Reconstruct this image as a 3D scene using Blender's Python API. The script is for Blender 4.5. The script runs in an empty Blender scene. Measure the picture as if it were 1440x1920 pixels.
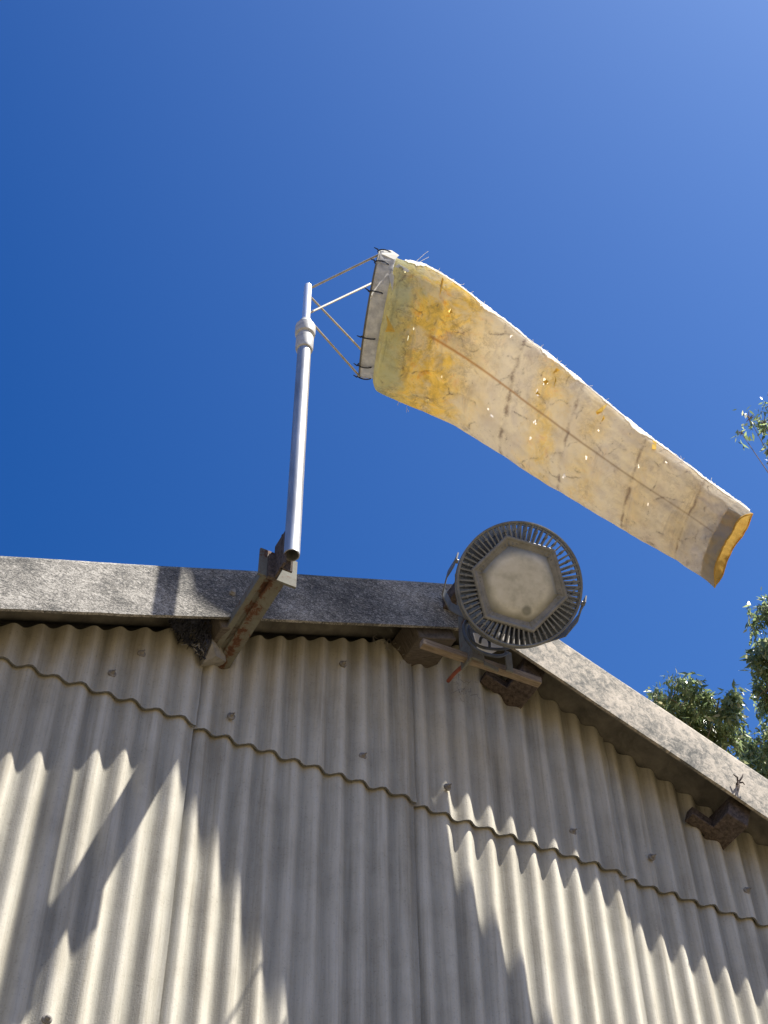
import bpy, math, random
import numpy as np
from mathutils import Vector, Matrix
SC = bpy.context.scene
COL = SC.collection
PI = math.pi
RNG = random.Random(7)

# ---------------------------------------------------------------- camera
RM = Matrix(((0.88267188, -0.36418016, -0.29709116),
             (-0.46991889, -0.69482623, -0.54441964),
             (-0.0081599, 0.62015266, -0.78443871)))      # camera axes -> world
CAM = Vector((0.0, -3.02955, 1.6))
F = 2884.0
cam_data = bpy.data.cameras.new('camera')
cam = bpy.data.objects.new('camera', cam_data)
COL.objects.link(cam)
cam_data.sensor_fit = 'VERTICAL'
cam_data.sensor_height = 36.0
cam_data.lens = F / 1920 * 36.0
cam_data.clip_end = 2000
cam_data.clip_start = 0.05
cam.matrix_world = Matrix.Translation(CAM) @ RM.to_4x4()
SC.camera = cam

# ---------------------------------------------------------------- sky and sun
SUN = Vector((0.278, -0.277, 0.920)).normalized()
elev = math.asin(SUN.z)
azim = math.atan2(SUN.x, SUN.y)
w = bpy.data.worlds.new("World")
SC.world = w
w.use_nodes = True
nt = w.node_tree
bg = nt.nodes['Background']
sky = nt.nodes.new('ShaderNodeTexSky')
sky.sky_type = 'NISHITA'
sky.sun_disc = False
sky.sun_elevation = elev
sky.sun_rotation = azim
sky.altitude = 0
sky.air_density = 1.0
sky.dust_density = 0.6
sky.ozone_density = 3.0
# deepen the clear sky: contrast per channel, never below a dark blue
v1 = nt.nodes.new('ShaderNodeVectorMath'); v1.operation = 'MULTIPLY'; v1.inputs[1].default_value = (.985, 1.33, 1.65)
v2 = nt.nodes.new('ShaderNodeVectorMath'); v2.operation = 'SUBTRACT'; v2.inputs[1].default_value = (.85, 1.57, 2.95)
v3 = nt.nodes.new('ShaderNodeVectorMath'); v3.operation = 'MAXIMUM'; v3.inputs[1].default_value = (.09, .5, 1.8)
nt.links.new(sky.outputs[0], v1.inputs[0]); nt.links.new(v1.outputs[0], v2.inputs[0]); nt.links.new(v2.outputs[0], v3.inputs[0])
v4 = nt.nodes.new('ShaderNodeVectorMath'); v4.operation = 'MINIMUM'; v4.inputs[1].default_value = (.95, 1.7, 3.8)
nt.links.new(v3.outputs[0], v4.inputs[0]); nt.links.new(v4.outputs[0], bg.inputs[0])
bg.inputs[1].default_value = 0.073
sl = bpy.data.lights.new('sun', 'SUN')
sl.energy = 5.0
sl.angle = math.radians(0.55)
sl.color = (1.0, 0.95, 0.87)
so = bpy.data.objects.new('sun', sl)
so.rotation_euler = (-SUN).to_track_quat('-Z', 'Y').to_euler()
COL.objects.link(so)
SC.view_settings.view_transform = 'Standard'
SC.view_settings.look = 'None'
SC.view_settings.gamma = 1
SC.view_settings.exposure = 1.45

# ---------------------------------------------------------------- helpers
def ray(px, py):
    return RM @ Vector((px - 720, 960 - py, -F))
def at(px, py, y):
    r = ray(px, py)
    return CAM + r * ((y - CAM.y) / r.y)
def along(px, py, dist):
    return CAM + ray(px, py).normalized() * dist

class MB:
    def __init__(s):
        s.v = []; s.f = []; s.uv = None
    def add(s, vs, fs):
        n = len(s.v)
        s.v += [tuple(p) for p in vs]
        s.f += [tuple(i + n for i in f) for f in fs]
    def box(s, c, ax, ay, az):
        c, ax, ay, az = Vector(c), Vector(ax), Vector(ay), Vector(az)
        vs = [c + ax * i + ay * j + az * k for i in (-1, 1) for j in (-1, 1) for k in (-1, 1)]
        s.add(vs, [(0, 1, 3, 2), (4, 6, 7, 5), (0, 4, 5, 1), (2, 3, 7, 6), (0, 2, 6, 4), (1, 5, 7, 3)])
    def tube(s, pts, r, n=12, cap=True):
        pts = [Vector(p) for p in pts]
        rr = r if isinstance(r, (list, tuple)) else [r] * len(pts)
        t0 = (pts[1] - pts[0]).normalized()
        a = t0.orthogonal().normalized()
        vs = []
        for i, p in enumerate(pts):
            t = (pts[min(i + 1, len(pts) - 1)] - pts[max(i - 1, 0)]).normalized()
            a = (a - t * a.dot(t)).normalized()
            b = t.cross(a)
            for k in range(n):
                th = 2 * PI * k / n
                vs.append(p + (a * math.cos(th) + b * math.sin(th)) * rr[i])
        fs = []
        for i in range(len(pts) - 1):
            for k in range(n):
                k2 = (k + 1) % n
                fs.append((i * n + k, i * n + k2, (i + 1) * n + k2, (i + 1) * n + k))
        if cap:
            fs.append(tuple(range(n))[::-1])
            fs.append(tuple((len(pts) - 1) * n + k for k in range(n)))
        s.add(vs, fs)
    def lathe(s, c, axis, prof, n=48, up=None):      # prof: list of (radius, height)
        axis = Vector(axis).normalized()
        a = (up - axis * up.dot(axis)).normalized() if up else axis.orthogonal().normalized()
        b = axis.cross(a)
        vs = []
        for r, h in prof:
            for k in range(n):
                th = 2 * PI * k / n
                vs.append(Vector(c) + axis * h + (a * math.cos(th) + b * math.sin(th)) * r)
        fs = []
        for i in range(len(prof) - 1):
            for k in range(n):
                k2 = (k + 1) % n
                fs.append((i * n + k, i * n + k2, (i + 1) * n + k2, (i + 1) * n + k))
        s.add(vs, fs)
    def prism(s, poly, d):                            # planar polygon swept by vector d
        poly = [Vector(p) for p in poly]; d = Vector(d); n = len(poly)
        vs = poly + [p + d for p in poly]
        fs = [tuple(range(n))[::-1], tuple(range(n, 2 * n))]
        for k in range(n):
            k2 = (k + 1) % n
            fs.append((k, k2, n + k2, n + k))
        s.add(vs, fs)
    def build(s, name, mat, parent=None, smooth=True, bevel=0, label=None, angle=40):
        me = bpy.data.meshes.new(name)
        me.from_pydata(s.v, [], s.f)
        me.materials.append(mat)
        me.validate(); me.update()
        if s.uv is not None:
            lay = me.uv_layers.new(name='UVMap')
            for lp in me.loops:
                lay.data[lp.index].uv = s.uv[lp.vertex_index]
        o = bpy.data.objects.new(name, me)
        COL.objects.link(o)
        if parent: o.parent = parent
        if smooth:
            for p in me.polygons: p.use_smooth = True
            me.set_sharp_from_angle(angle=math.radians(angle))
        if bevel:
            b = o.modifiers.new('bevel', 'BEVEL'); b.width = bevel; b.segments = 2
            b.limit_method = 'ANGLE'; b.angle_limit = math.radians(50)
            b.harden_normals = False
        if label: o['label'] = label
        return o

def tag(o, label=None, cat=None, group=None, kind=None):
    if label: o['label'] = label
    if cat: o['category'] = cat
    if group: o['group'] = group
    if kind: o['kind'] = kind
    return o
def thing(name, label, cat, group=None):
    o = bpy.data.objects.new(name, None)
    o.empty_display_size = 0.05
    COL.objects.link(o)
    return tag(o, label, cat, group)

# node helpers
class NT:
    def __init__(s, name):
        s.m = bpy.data.materials.new(name); s.m.use_nodes = True
        s.t = s.m.node_tree; s.b = s.t.nodes['Principled BSDF']
        s.out = s.t.nodes['Material Output']
    def n(s, typ, **kw):
        nd = s.t.nodes.new(typ)
        for k, v in kw.items():
            if k.startswith('_'): setattr(nd, k[1:], v)
            else: nd.inputs[k.replace('~', ' ')].default_value = v
        return nd
    def l(s, a, b): s.t.links.new(a, b)
    def coord(s, kind='Object', scale=(1, 1, 1), rot=(0, 0, 0)):
        tc = s.n('ShaderNodeTexCoord'); mp = s.n('ShaderNodeMapping')
        s.l(tc.outputs[kind], mp.inputs[0]); mp.inputs['Scale'].default_value = scale
        mp.inputs['Rotation'].default_value = rot
        return mp.outputs[0]
    def noise(s, co, scale, detail=6, rough=.6, dist=0):
        nd = s.n('ShaderNodeTexNoise', Scale=scale, Detail=detail, Roughness=rough, Distortion=dist)
        s.l(co, nd.inputs['Vector']); return nd.outputs['Fac']
    def ramp(s, fac, stops):
        r = s.n('ShaderNodeValToRGB'); e = r.color_ramp.elements
        while len(e) < len(stops): e.new(0.5)
        for i, (p, c) in enumerate(stops):
            e[i].position = p
            e[i].color = (c, c, c, 1) if isinstance(c, (int, float)) else (*c, 1)
        s.l(fac, r.inputs[0]); return r.outputs[0]
    def mix(s, fac, a, b, mode='MIX'):
        m = s.n('ShaderNodeMix', _data_type='RGBA', _blend_type=mode)
        for sock, v in ((m.inputs[0], fac), (m.inputs[6], a), (m.inputs[7], b)):
            if isinstance(v, (int, float)): sock.default_value = v
            elif isinstance(v, tuple): sock.default_value = (*v, 1)
            else: s.l(v, sock)
        return m.outputs[2]
    def math(s, op, a, b=0.0, clamp=False):
        m = s.n('ShaderNodeMath', _operation=op, _use_clamp=clamp)
        for sock, v in ((m.inputs[0], a), (m.inputs[1], b)):
            if isinstance(v, (int, float)): sock.default_value = v
            else: s.l(v, sock)
        return m.outputs[0]
    def bump(s, h, strength=.3, dist=.002):
        b = s.n('ShaderNodeBump', Strength=strength, Distance=dist)
        s.l(h, b.inputs['Height']); s.l(b.outputs[0], s.b.inputs['Normal'])
    def set(s, col=None, rough=None, metal=None, spec=None):
        if col is not None:
            if isinstance(col, tuple): s.b.inputs['Base Color'].default_value = (*col, 1)
            else: s.l(col, s.b.inputs['Base Color'])
        if rough is not None:
            if isinstance(rough, (int, float)): s.b.inputs['Roughness'].default_value = rough
            else: s.l(rough, s.b.inputs['Roughness'])
        if metal is not None: s.b.inputs['Metallic'].default_value = metal
        if spec is not None: s.b.inputs['Specular IOR Level'].default_value = spec
        return s.m

def mat_sheet():
    t = NT('fibre_cement_sheet')
    co = t.coord(scale=(1, 1, 1)); st = t.coord(scale=(60, 60, 1.6)); st2 = t.coord(scale=(14, 14, .5))
    base = t.ramp(t.noise(co, 5, 8, .65), [(.3, (.485, .45, .365)), (.5, (.595, .56, .46)), (.72, (.655, .62, .525))])
    streak = t.ramp(t.noise(st, 1, 5, .7), [(.3, .62), (.5, .95), (.7, 1.0)])
    c = t.mix(.55, base, streak, 'MULTIPLY')
    stain = t.ramp(t.noise(st2, 1, 6, .7, .4), [(.36, (.55, .52, .47)), (.52, (1, 1, 1))])
    c = t.mix(.6, c, stain, 'MULTIPLY')
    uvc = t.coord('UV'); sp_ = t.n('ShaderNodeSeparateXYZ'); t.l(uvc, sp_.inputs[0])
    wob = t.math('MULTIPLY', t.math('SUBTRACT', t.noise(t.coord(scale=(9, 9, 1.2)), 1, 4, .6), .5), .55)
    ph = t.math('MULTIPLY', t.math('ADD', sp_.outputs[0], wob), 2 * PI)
    val = t.math('ADD', t.math('MULTIPLY', t.math('COSINE', ph), .5), .5)          # 1 in the valleys: trough shade painted into the colour, with patchy grime
    shade_grime = t.math('MULTIPLY', t.math('POWER', val, 1.6), t.ramp(t.noise(t.coord(scale=(7, 7, .9)), 1, 6, .7), [(.3, .35), (.65, 1.0)]))
    c = t.mix(t.math('MULTIPLY', shade_grime, .58), c, (.142, .142, .125))
    speck = t.ramp(t.noise(co, 160, 3, .7), [(.3, .55), (.42, 1.0)])
    c = t.mix(.5, c, speck, 'MULTIPLY')
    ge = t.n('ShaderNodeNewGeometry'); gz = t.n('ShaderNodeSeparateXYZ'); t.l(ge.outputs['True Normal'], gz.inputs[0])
    lowf = t.math('LESS_THAN', gz.outputs[2], -.6)  # downward edges painted darker to offset light bounced up from the ground
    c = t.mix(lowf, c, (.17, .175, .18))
    oi = t.n('ShaderNodeObjectInfo')
    tone = t.ramp(oi.outputs['Random'], [(0, .88), (1, 1.0)])
    c = t.mix(1.0, c, tone, 'MULTIPLY')
    h = t.math('ADD', t.noise(st, 1, 5, .7), t.noise(co, 220, 3, .7))
    t.bump(h, .45, .0022)
    return t.set(c, .93, spec=.2)
def mat_barge():
    t = NT('weathered_barge')
    co = t.coord(scale=(1, 1, 1)); fl = t.coord(scale=(.75, 1, 1.5), rot=(0, .3, 0))
    n1 = t.noise(fl, 115, 3, .8, 1.6); n2 = t.noise(co, 4.5, 5, .6); n3 = t.noise(co, 26, 5, .7, .4)
    mask = t.math('ADD', t.math('MULTIPLY', n1, .72), t.math('ADD', t.math('MULTIPLY', n2, .34), t.math('MULTIPLY', n3, .16)))
    c = t.ramp(mask, [(.45, (.055, .055, .054)), (.56, (.12, .117, .108)), (.63, (.26, .245, .215)), (.72, (.56, .53, .47))])
    t.bump(n1, .4, .003)
    return t.set(c, .95, spec=.15)
def mat_barge_clean():
    t = NT('weathered_barge_pale')
    co = t.coord(scale=(1, 1, 1))
    n1 = t.noise(co, 40, 6, .75, .8); n2 = t.noise(co, 6, 5, .6); n3 = t.noise(co, 150, 3, .7)
    mask = t.math('ADD', t.math('MULTIPLY', n1, .5), t.math('ADD', t.math('MULTIPLY', n2, .35), t.math('MULTIPLY', n3, .15)))
    c = t.ramp(mask, [(.40, (.10, .10, .092)), (.475, (.24, .225, .195)), (.54, (.42, .375, .31)), (.66, (.56, .50, .42))])
    t.bump(n1, .5, .003)
    return t.set(c, .92, spec=.2)
def mat_noise(name, a, b, scale=20, rough=.6, metal=0, bump=.2, lo=.35, hi=.65, stretch=(1, 1, 1), spec=.4):
    t = NT(name); co = t.coord(scale=stretch)
    n = t.noise(co, scale, 7, .7, .3)
    t.bump(n, bump, .002)
    return t.set(t.ramp(n, [(lo, a), (hi, b)]), rough, metal, spec)
def mat_rusty():
    t = NT('rusty_painted_steel'); co = t.coord()
    n = t.noise(co, 22, 7, .75, .6); n2 = t.noise(co, 90, 4, .7)
    sx = t.n('ShaderNodeSeparateXYZ'); t.l(t.coord(), sx.inputs[0])
    edge = t.math('SUBTRACT', 1.0, t.math('DIVIDE', t.math('ABSOLUTE', t.math('SUBTRACT', sx.outputs[0], 1.098)), .022), True)
    m = t.math('ADD', t.math('ADD', t.math('MULTIPLY', n, .75), t.math('MULTIPLY', n2, .25)), t.math('MULTIPLY', edge, .12))
    c = t.ramp(m, [(.44, (.17, .17, .145)), (.56, (.145, .135, .11)), (.60, (.12, .058, .035)), (.72, (.055, .028, .02))])
    t.bump(m, .4, .003)
    return t.set(c, .8, 0, .25)

M = {}
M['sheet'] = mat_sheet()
M['barge'] = mat_barge()
M['barge2'] = mat_barge_clean()
M['rusty'] = mat_rusty()
M['flange'] = mat_noise('galvanised_flange', (.20, .20, .175), (.33, .33, .30), 30, .6, .0)
M['boltm'] = mat_noise('weathered_bolt', (.15, .14, .125), (.30, .28, .25), 60, .9, 0, .4, spec=.2)
M['rust'] = mat_noise('rust', (.05, .042, .038), (.15, .12, .105), 80, .95, 0, 1.0, spec=.1)
M['timber'] = mat_noise('old_timber', (.07, .06, .05), (.17, .145, .12), 34, .9, 0, .5, stretch=(1, 12, 1), spec=.15)
M['bar'] = mat_noise('old_timber_batten', (.16, .12, .085), (.32, .26, .19), 18, .85, 0, .4, stretch=(1, 10, 10), spec=.2)
M['roof'] = mat_noise('roof_sheet', (.10, .098, .092), (.20, .19, .175), 12, .95, 0, .4, spec=.1)
M['galv'] = mat_noise('galvanised_pipe', (.32, .32, .32), (.62, .62, .61), 18, .40, .65, .3, stretch=(1, 1, .15))
M['polish'] = mat_noise('bright_sleeve', (.85, .85, .85), (.95, .95, .95), 24, .32, .6, .03)
M['fitting'] = mat_noise('white_fitting', (.36, .36, .35), (.60, .60, .58), 30, .5, 0, .15)
M['wire'] = mat_noise('frame_wire', (.33, .30, .24), (.48, .44, .36), 30, .5, .2, .1)
M['black'] = mat_noise('black_plastic', (.012, .012, .013), (.03, .03, .032), 30, .5, 0, .1)
M['cable'] = mat_noise('black_cable', (.03, .035, .04), (.07, .075, .08), 30, .45, 0, .1)
M['alu'] = mat_noise('grey_alloy', (.13, .135, .135), (.23, .235, .23), 25, .55, .1, .2)
M['bezel'] = mat_noise('bezel_alloy', (.17, .17, .16), (.27, .265, .25), 30, .6, .1, .2)
M['aludark'] = mat_noise('dark_alloy', (.045, .05, .052), (.09, .095, .095), 25, .6, .1, .2)
M['white'] = mat_noise('sunlit_white', (.80, .80, .79), (.90, .90, .89), 20, .6, 0, .05)
M['red'] = mat_noise('faded_red', (.26, .075, .045), (.38, .12, .07), 20, .7, 0, .1)
M['net'] = mat_noise('dark_net', (.03, .032, .05), (.06, .065, .09), 20, .9, 0, .1)
M['web'] = mat_noise('web', (.22, .21, .19), (.35, .33, .30), 20, .95, 0, .1)
M['cap'] = mat_noise('fibre_offcut', (.22, .21, .19), (.36, .34, .30), 26, .95, 0, .6, spec=.1)
M['bark'] = mat_noise('bark', (.16, .12, .09), (.40, .34, .28), 5, .9, 0, .5)

# ---------------------------------------------------------------- ground
gm = NT('dry_ground')
gc = gm.coord()
gcol = gm.ramp(gm.noise(gc, .8, 8, .7), [(.3, (.072, .054, .026)), (.55, (.118, .090, .047)), (.75, (.068, .062, .024))])
gm.bump(gm.noise(gc, 30, 4, .7), .5, .02)
gm.set(gcol, .95)
g = MB(); S = 900
g.add([(-S, -S, 0), (S, -S, 0), (S, S, 0), (-S, S, 0)], [(0, 1, 2, 3)])
tag(g.build('ground', gm.m, smooth=False), kind='structure')

# ---------------------------------------------------------------- shed
AX = 1.93                                # ridge x
XL, XR = -1.80, 5.70
def wall_top(x):
    return 5.395 - .43 * (AX - x) if x < AX else 5.395 - .385 * (x - AX)
shed = thing('shed', 'old shed with grey corrugated fibre cement gable wall and mottled barge boards', 'shed')
joints = [-1.21, -.46, .29, 1.030, 1.738, 2.482, 3.225, 3.97, 4.715, 5.46]
joints = [XL] + [j for j in joints] + [XR]
AMP = .0096
rows = [(4.63, None, -.015, -.010), (2.30, 4.76, -.008, 0.0), (0.02, 2.42, 0.0, 0.002)]
sheet_of = {}
def make_sheet(x0, x1, zb, zt, yb, yt, seed):
    r = random.Random(seed)
    n = max(1, round((x1 - x0) / .0742)); p = (x1 - x0) / n if (x1 - x0) > .5 else .0742
    a, b = x0 - .020, x1 + .006
    NX = int((b - a) / p * 16)
    zs_n = 10
    mb = MB(); T = .0065
    j1 = [r.uniform(-.0025, .0025) for _ in range(400)]
    xs = [a + (b - a) * i / NX for i in range(NX + 1)]
    vs = []
    for layer in (0, 1):
        for j in range(zs_n + 1):
            for i, x in enumerate(xs):
                top = zt if zt else wall_top(x) + (.034 if x > AX + .1 else 0)
                q = j / zs_n
                z = zb + (top - zb) * q
                if j == 0: z += j1[i % 40] * .35 + .0025 * math.sin(i * .21 + seed)
                xx = x
                if i in (0, NX): xx += j1[(j * 7 + i) % 400] * .9
                tx = (x - x0) / (x1 - x0)
                yy = AMP * (1 + math.cos(2 * PI * (x - x0) / p)) + (yb * (1 - q) + yt * q) + (.008 - .019 * tx) + layer * T
                vs.append((xx, yy, z))
    W = NX + 1; L = (zs_n + 1) * W
    fs = []
    for j in range(zs_n):
        for i in range(NX):
            k = j * W + i
            fs.append((k, k + 1, k + W + 1, k + W))
            fs.append((L + k, L + k + W, L + k + W + 1, L + k + 1))
    for i in range(NX):
        fs.append((i, L + i, L + i + 1, i + 1))
        k = zs_n * W + i
        fs.append((k, k + 1, L + k + 1, L + k))
    for j in range(zs_n):
        k = j * W
        fs.append((k, k + W, L + k + W, L + k))
        k = j * W + NX
        fs.append((k, L + k, L + k + W, k + W))
    mb.add(vs, fs)
    mb.uv = [((v[0] - x0) / p, v[2]) for v in vs]
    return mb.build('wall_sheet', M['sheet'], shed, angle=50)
for ri, (zb, zt, yb, yt) in enumerate(rows):
    for k in range(len(joints) - 1):
        x0, x1 = joints[k], joints[k + 1]
        if zt is None and min(wall_top(x0), wall_top(x1)) < zb + .05:
            continue
        z1 = zt
        if zt is not None and min(wall_top(x0), wall_top(x1)) < zt:
            z1 = None
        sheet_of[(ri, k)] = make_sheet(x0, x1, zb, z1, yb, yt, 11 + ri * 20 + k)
# fixing bolts on crests
def bolt(px, py, parent):
    p = at(px, py, 0)
    # snap onto nearest crest
    k = max(i for i, j in enumerate(joints[:-1]) if j <= p.x)
    x0, x1 = joints[k], joints[k + 1]; pt = (x1 - x0) / 10
    cx = x0 + (math.floor((p.x - x0) / pt) + .5) * pt
    up = p.z > 4.62
    par = sheet_of.get((0 if up else 1, k))
    yc = -.018 if up else -.010
    mb = MB()
    c = Vector((cx, yc, p.z))
    mb.lathe(c, (0, -1, 0), [(.0, -.004), (.012, -.004), (.0125, .001), (.0105, .003), (.0065, .004), (.006, .009), (.004, .011), (0, .0115)], 16)
    if up: mb.tube([c + Vector((.001, -.006, 0)), c + Vector((.002, -.019, -.002))], .0026, 8)
    mb.build('bolt', M['boltm'], par)
for b in [(415, 1345), (662, 1420), (822, 1478), (1052, 1560), (1208, 1610), (1385, 1672), (205, 1270), (620, 1245), (85, 1915), (258, 1232)]:
    bolt(*b, None)

# other three walls, plain rendered fibre cement (not seen in the photo)
DEP = 7.0
for nm, c, hx, hy, hz in (('side_wall', (XL + .05, DEP / 2, 1.88), .04, DEP / 2 - .05, 1.86), ('side_wall', (XR - .05, DEP / 2, 1.90), .04, DEP / 2 - .05, 1.88)):
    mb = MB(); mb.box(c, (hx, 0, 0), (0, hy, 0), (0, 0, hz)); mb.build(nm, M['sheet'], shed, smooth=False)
mb = MB()
mb.prism([(XL, DEP, 0.01), (XR, DEP, 0.01), (XR, DEP, wall_top(XR)), (AX, DEP, wall_top(AX)), (XL, DEP, wall_top(XL))], (0, .08, 0))
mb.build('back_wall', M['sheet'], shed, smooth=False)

# roof: corrugations running down the slope
def roof_side(sign):
    mb = MB(); pitch = .146; A = .022; T = .007
    y0, y1 = -.120, DEP + .15
    NY = int((y1 - y0) / pitch * 8)
    sl_ = .43 if sign < 0 else .385
    xa = AX; xb = (XL - .25) if sign < 0 else (XR + .25)
    za = wall_top(AX) + .056
    def z_at(x): return za - sl_ * abs(x - AX)
    vs = []
    for layer in (0, 1):
        for i in range(NY + 1):
            y = y0 + (y1 - y0) * i / NY
            h = A * math.cos(2 * PI * (y - y0 - .05) / pitch) + layer * T
            for q in range(2):
                x = (xa, xb)[q]
                vs.append((x, y, z_at(x) + h))
    L = (NY + 1) * 2; fs = []
    for i in range(NY):
        k = i * 2
        fs.append((k, k + 1, k + 3, k + 2)); fs.append((L + k, L + k + 2, L + k + 3, L + k + 1))
    fs.append((0, L, L + 1, 1)); fs.append((2 * NY, 2 * NY + 1, L + 2 * NY + 1, L + 2 * NY))
    for i in range(NY):
        k = i * 2 + 1; fs.append((k, L + k, L + k + 2, k + 2))
    mb.add(vs, fs)
    mb.build('roof', M['roof'], shed, angle=60)
roof_side(-1); roof_side(1)
mb = MB()      # ridge capping
zr = wall_top(AX) + .056
for y0, y1 in ((-.11, 2.0), (1.96, 4.2), (4.16, DEP + .17)):
    n = 10
    vs = []
    for y in (y0, y1):
        for lay in (0, .008):
            for i in range(n + 1):
                x = -.2 + .4 * i / n
                z = zr + .045 - (.43 if x < 0 else .385) * math.sqrt(x * x + .0016) + lay + (.004 if y0 > 0 and y0 < 3 else 0)
                vs.append((AX + x, y, z))
    W = n + 1; fs = []
    for i in range(n):
        fs += [(i, i + 1, 2 * W + i + 1, 2 * W + i), (W + i, 3 * W + i, 3 * W + i + 1, W + i + 1), (i, W + i, W + i + 1, i + 1),
               (2 * W + i, 2 * W + i + 1, 3 * W + i + 1, 3 * W + i)]
    fs += [(0, 2 * W, 3 * W, W), (n, W + n, 3 * W + n, 2 * W + n)]
    mb.add(vs, fs)
mb.build('ridge_capping', M['roof'], shed, angle=60)

# barge boards: face + rounded top return + small bottom lip
def barge(a, b, c_tilt, mat, label, H=.200):
    a, b = Vector(a), Vector(b)
    d = (b - a).normalized()
    out = Vector((0, -1, 0)); up = Vector((0, 0, 1)); H = H / math.hypot(d.x, d.y)
    T = .009
    outer = [(-.011, .0), (0, 0), (0, H - .022)]
    for i in range(1, 7):
        t = i / 6 * PI / 2; outer.append((-.022 + .022 * math.cos(t), H - .022 + .022 * math.sin(t)))
    outer.append((-.115, H + .004))
    inner = [(-.115, H - .005)]
    for i in range(6, -1, -1):
        t = i / 6 * PI / 2; inner.append((-.022 + .013 * math.cos(t), H - .022 + .013 * math.sin(t)))
    inner += [(-.0095, .012), (-.011, .010)]
    prof = outer + inner
    n = len(prof); N = 60; r = random.Random(int(H * 1000) + int(a.x * 100))
    vs = []
    for i in range(N + 1):
        q = i / N; p = a.lerp(b, q)
        wob = .0015 * math.sin(q * 17) + .001 * math.sin(q * 41)
        for (o, h) in prof:
            jit = r.uniform(-.0012, .0012) if h < .001 else 0
            vs.append(p + out * (o + wob) + up * (h + jit))
    fs = [tuple(range(n))[::-1], tuple(N * n + k for k in range(n))]
    for i in range(N):
        for k in range(n):
            k2 = (k + 1) % n
            fs.append((i * n + k, i * n + k2, (i + 1) * n + k2, (i + 1) * n + k))
    mb = MB(); mb.add(vs, fs)
    return mb.build('barge_board', mat, shed, label=label, angle=50)
BL0 = Vector((.408, -.139, 4.665)); BL1 = Vector((1.838, -.159, 5.291))
BR0 = Vector((2.118, -.170, 5.252)); BR1 = Vector((2.989, -.166, 4.943))
dl = (BL1 - BL0); dr = (BR1 - BR0)
lapx = BL0 + dl * ((-2.05 - BL0.x) / dl.x)
barge(lapx, BL0 + dl * ((1.845 - BL0.x) / dl.x), 0, M['barge'], 'dark lichen mottled barge board', H=.208)
barge(BL0 + dl * ((1.835 - BL0.x) / dl.x) + Vector((0, .012, .004)), BL0 + dl * ((1.955 - BL0.x) / dl.x) + Vector((0, .012, .004)), 0, M['barge2'], 'short pale joining piece at the ridge', H=.198)
barge(BR0 + dr * ((1.945 - BR0.x) / dr.x), BR1 + dr * ((5.95 - BR1.x) / dr.x), 0, M['barge2'], 'pale cream mottled barge board', H=.205)

# purlins poking through under the eave
def purlin(cx, cz_bottom, slope, wdt, dep, mat, y0=-.132, cleat=None):
    t = Vector((1, 0, slope)).normalized(); nrm = Vector((-slope, 0, 1)).normalized()
    c = Vector((cx, (y0 + 2.4) / 2, cz_bottom)) + nrm * dep / 2
    mb = MB(); mb.box(c, t * wdt / 2, Vector((0, (2.4 - y0) / 2, 0)), nrm * dep / 2)
    o = mb.build('purlin', mat, shed, bevel=.004)
    if cleat:
        mb = MB()
        c2 = Vector((cx, -.020, cz_bottom)) - t * (wdt / 2 + cleat / 2 - .004) + nrm * .028
        mb.box(c2, t * cleat / 2, Vector((0, .016, 0)), nrm * .026)
        mb.box(c2 + nrm * -.026 + Vector((0, -.012, 0)), t * cleat / 2, Vector((0, .020, 0)), nrm * .003)
        mb.build('cleat', M['rust'], o, bevel=.002)
    return o
purlin(1.775, 5.232, .43, .150, .09, M['timber'])
purlin(2.115, 5.205, -.385, .082, .12, M['rust'], cleat=.085)
purlin(2.885, 4.915, -.385, .082, .10, M['rust'], cleat=.085)
purlin(1.085, 4.932, .43, .10, .09, M['timber'])
purlin(-.45, 4.27, .43, .10, .09, M['timber'])
purlin(4.6, 4.25, -.385, .095, .10, M['rust'])

# broken offcut tucked under the left purlin
mb = MB()
P = [at(381, 1243, -.03), at(424, 1240, -.03), at(416, 1195, -.05), at(402, 1174, -.06), at(379, 1212, -.03), at(405, 1230, -.06), at(398, 1205, -.075)]
vs = P + [p + Vector((0, .05, .02)) for p in P]
mb.add(vs, [(0, 5, 6, 4), (0, 1, 5), (5, 1, 2, 6), (6, 2, 3), (4, 6, 3), (7, 11, 10, 9, 8), (0, 7, 8, 1), (1, 8, 9, 2), (2, 9, 10, 3), (3, 10, 11, 4), (4, 11, 7, 0)])
o = mb.build('packing_piece', M['cap'], smooth=False)
tag(o, 'crumpled pale grey offcut wedged under the eave beside the steel bracket', 'offcut')

# dark netting stuffed in the gap
mb = MB(); n = 20; r = random.Random(3)
A0, A1, A2, A3 = at(318, 1158, -.08), at(398, 1160, -.10), at(384, 1238, -.04), at(332, 1188, -.03)
vs = []
for i in range(n + 1):
    for j in range(n + 1):
        u, v = i / n, j / n
        p = (A0 * (1 - u) + A1 * u) * (1 - v) + (A3 * (1 - u) + A2 * u) * v
        vs.append(p + Vector((r.uniform(-.003, .003), r.uniform(-.016, .012) + .02 * math.sin(u * 9) * math.sin(v * 7), r.uniform(-.003, .003))))
mb.add(vs, [(i * (n + 1) + j, i * (n + 1) + j + 1, (i + 1) * (n + 1) + j + 1, (i + 1) * (n + 1) + j) for i in range(n) for j in range(n)])
o = mb.build('bird_netting', M['net'])
wf = o.modifiers.new('w', 'WIREFRAME'); wf.thickness = .0032
tag(o, 'dark blue netting stuffed into the gap under the left barge board', 'netting')

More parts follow.
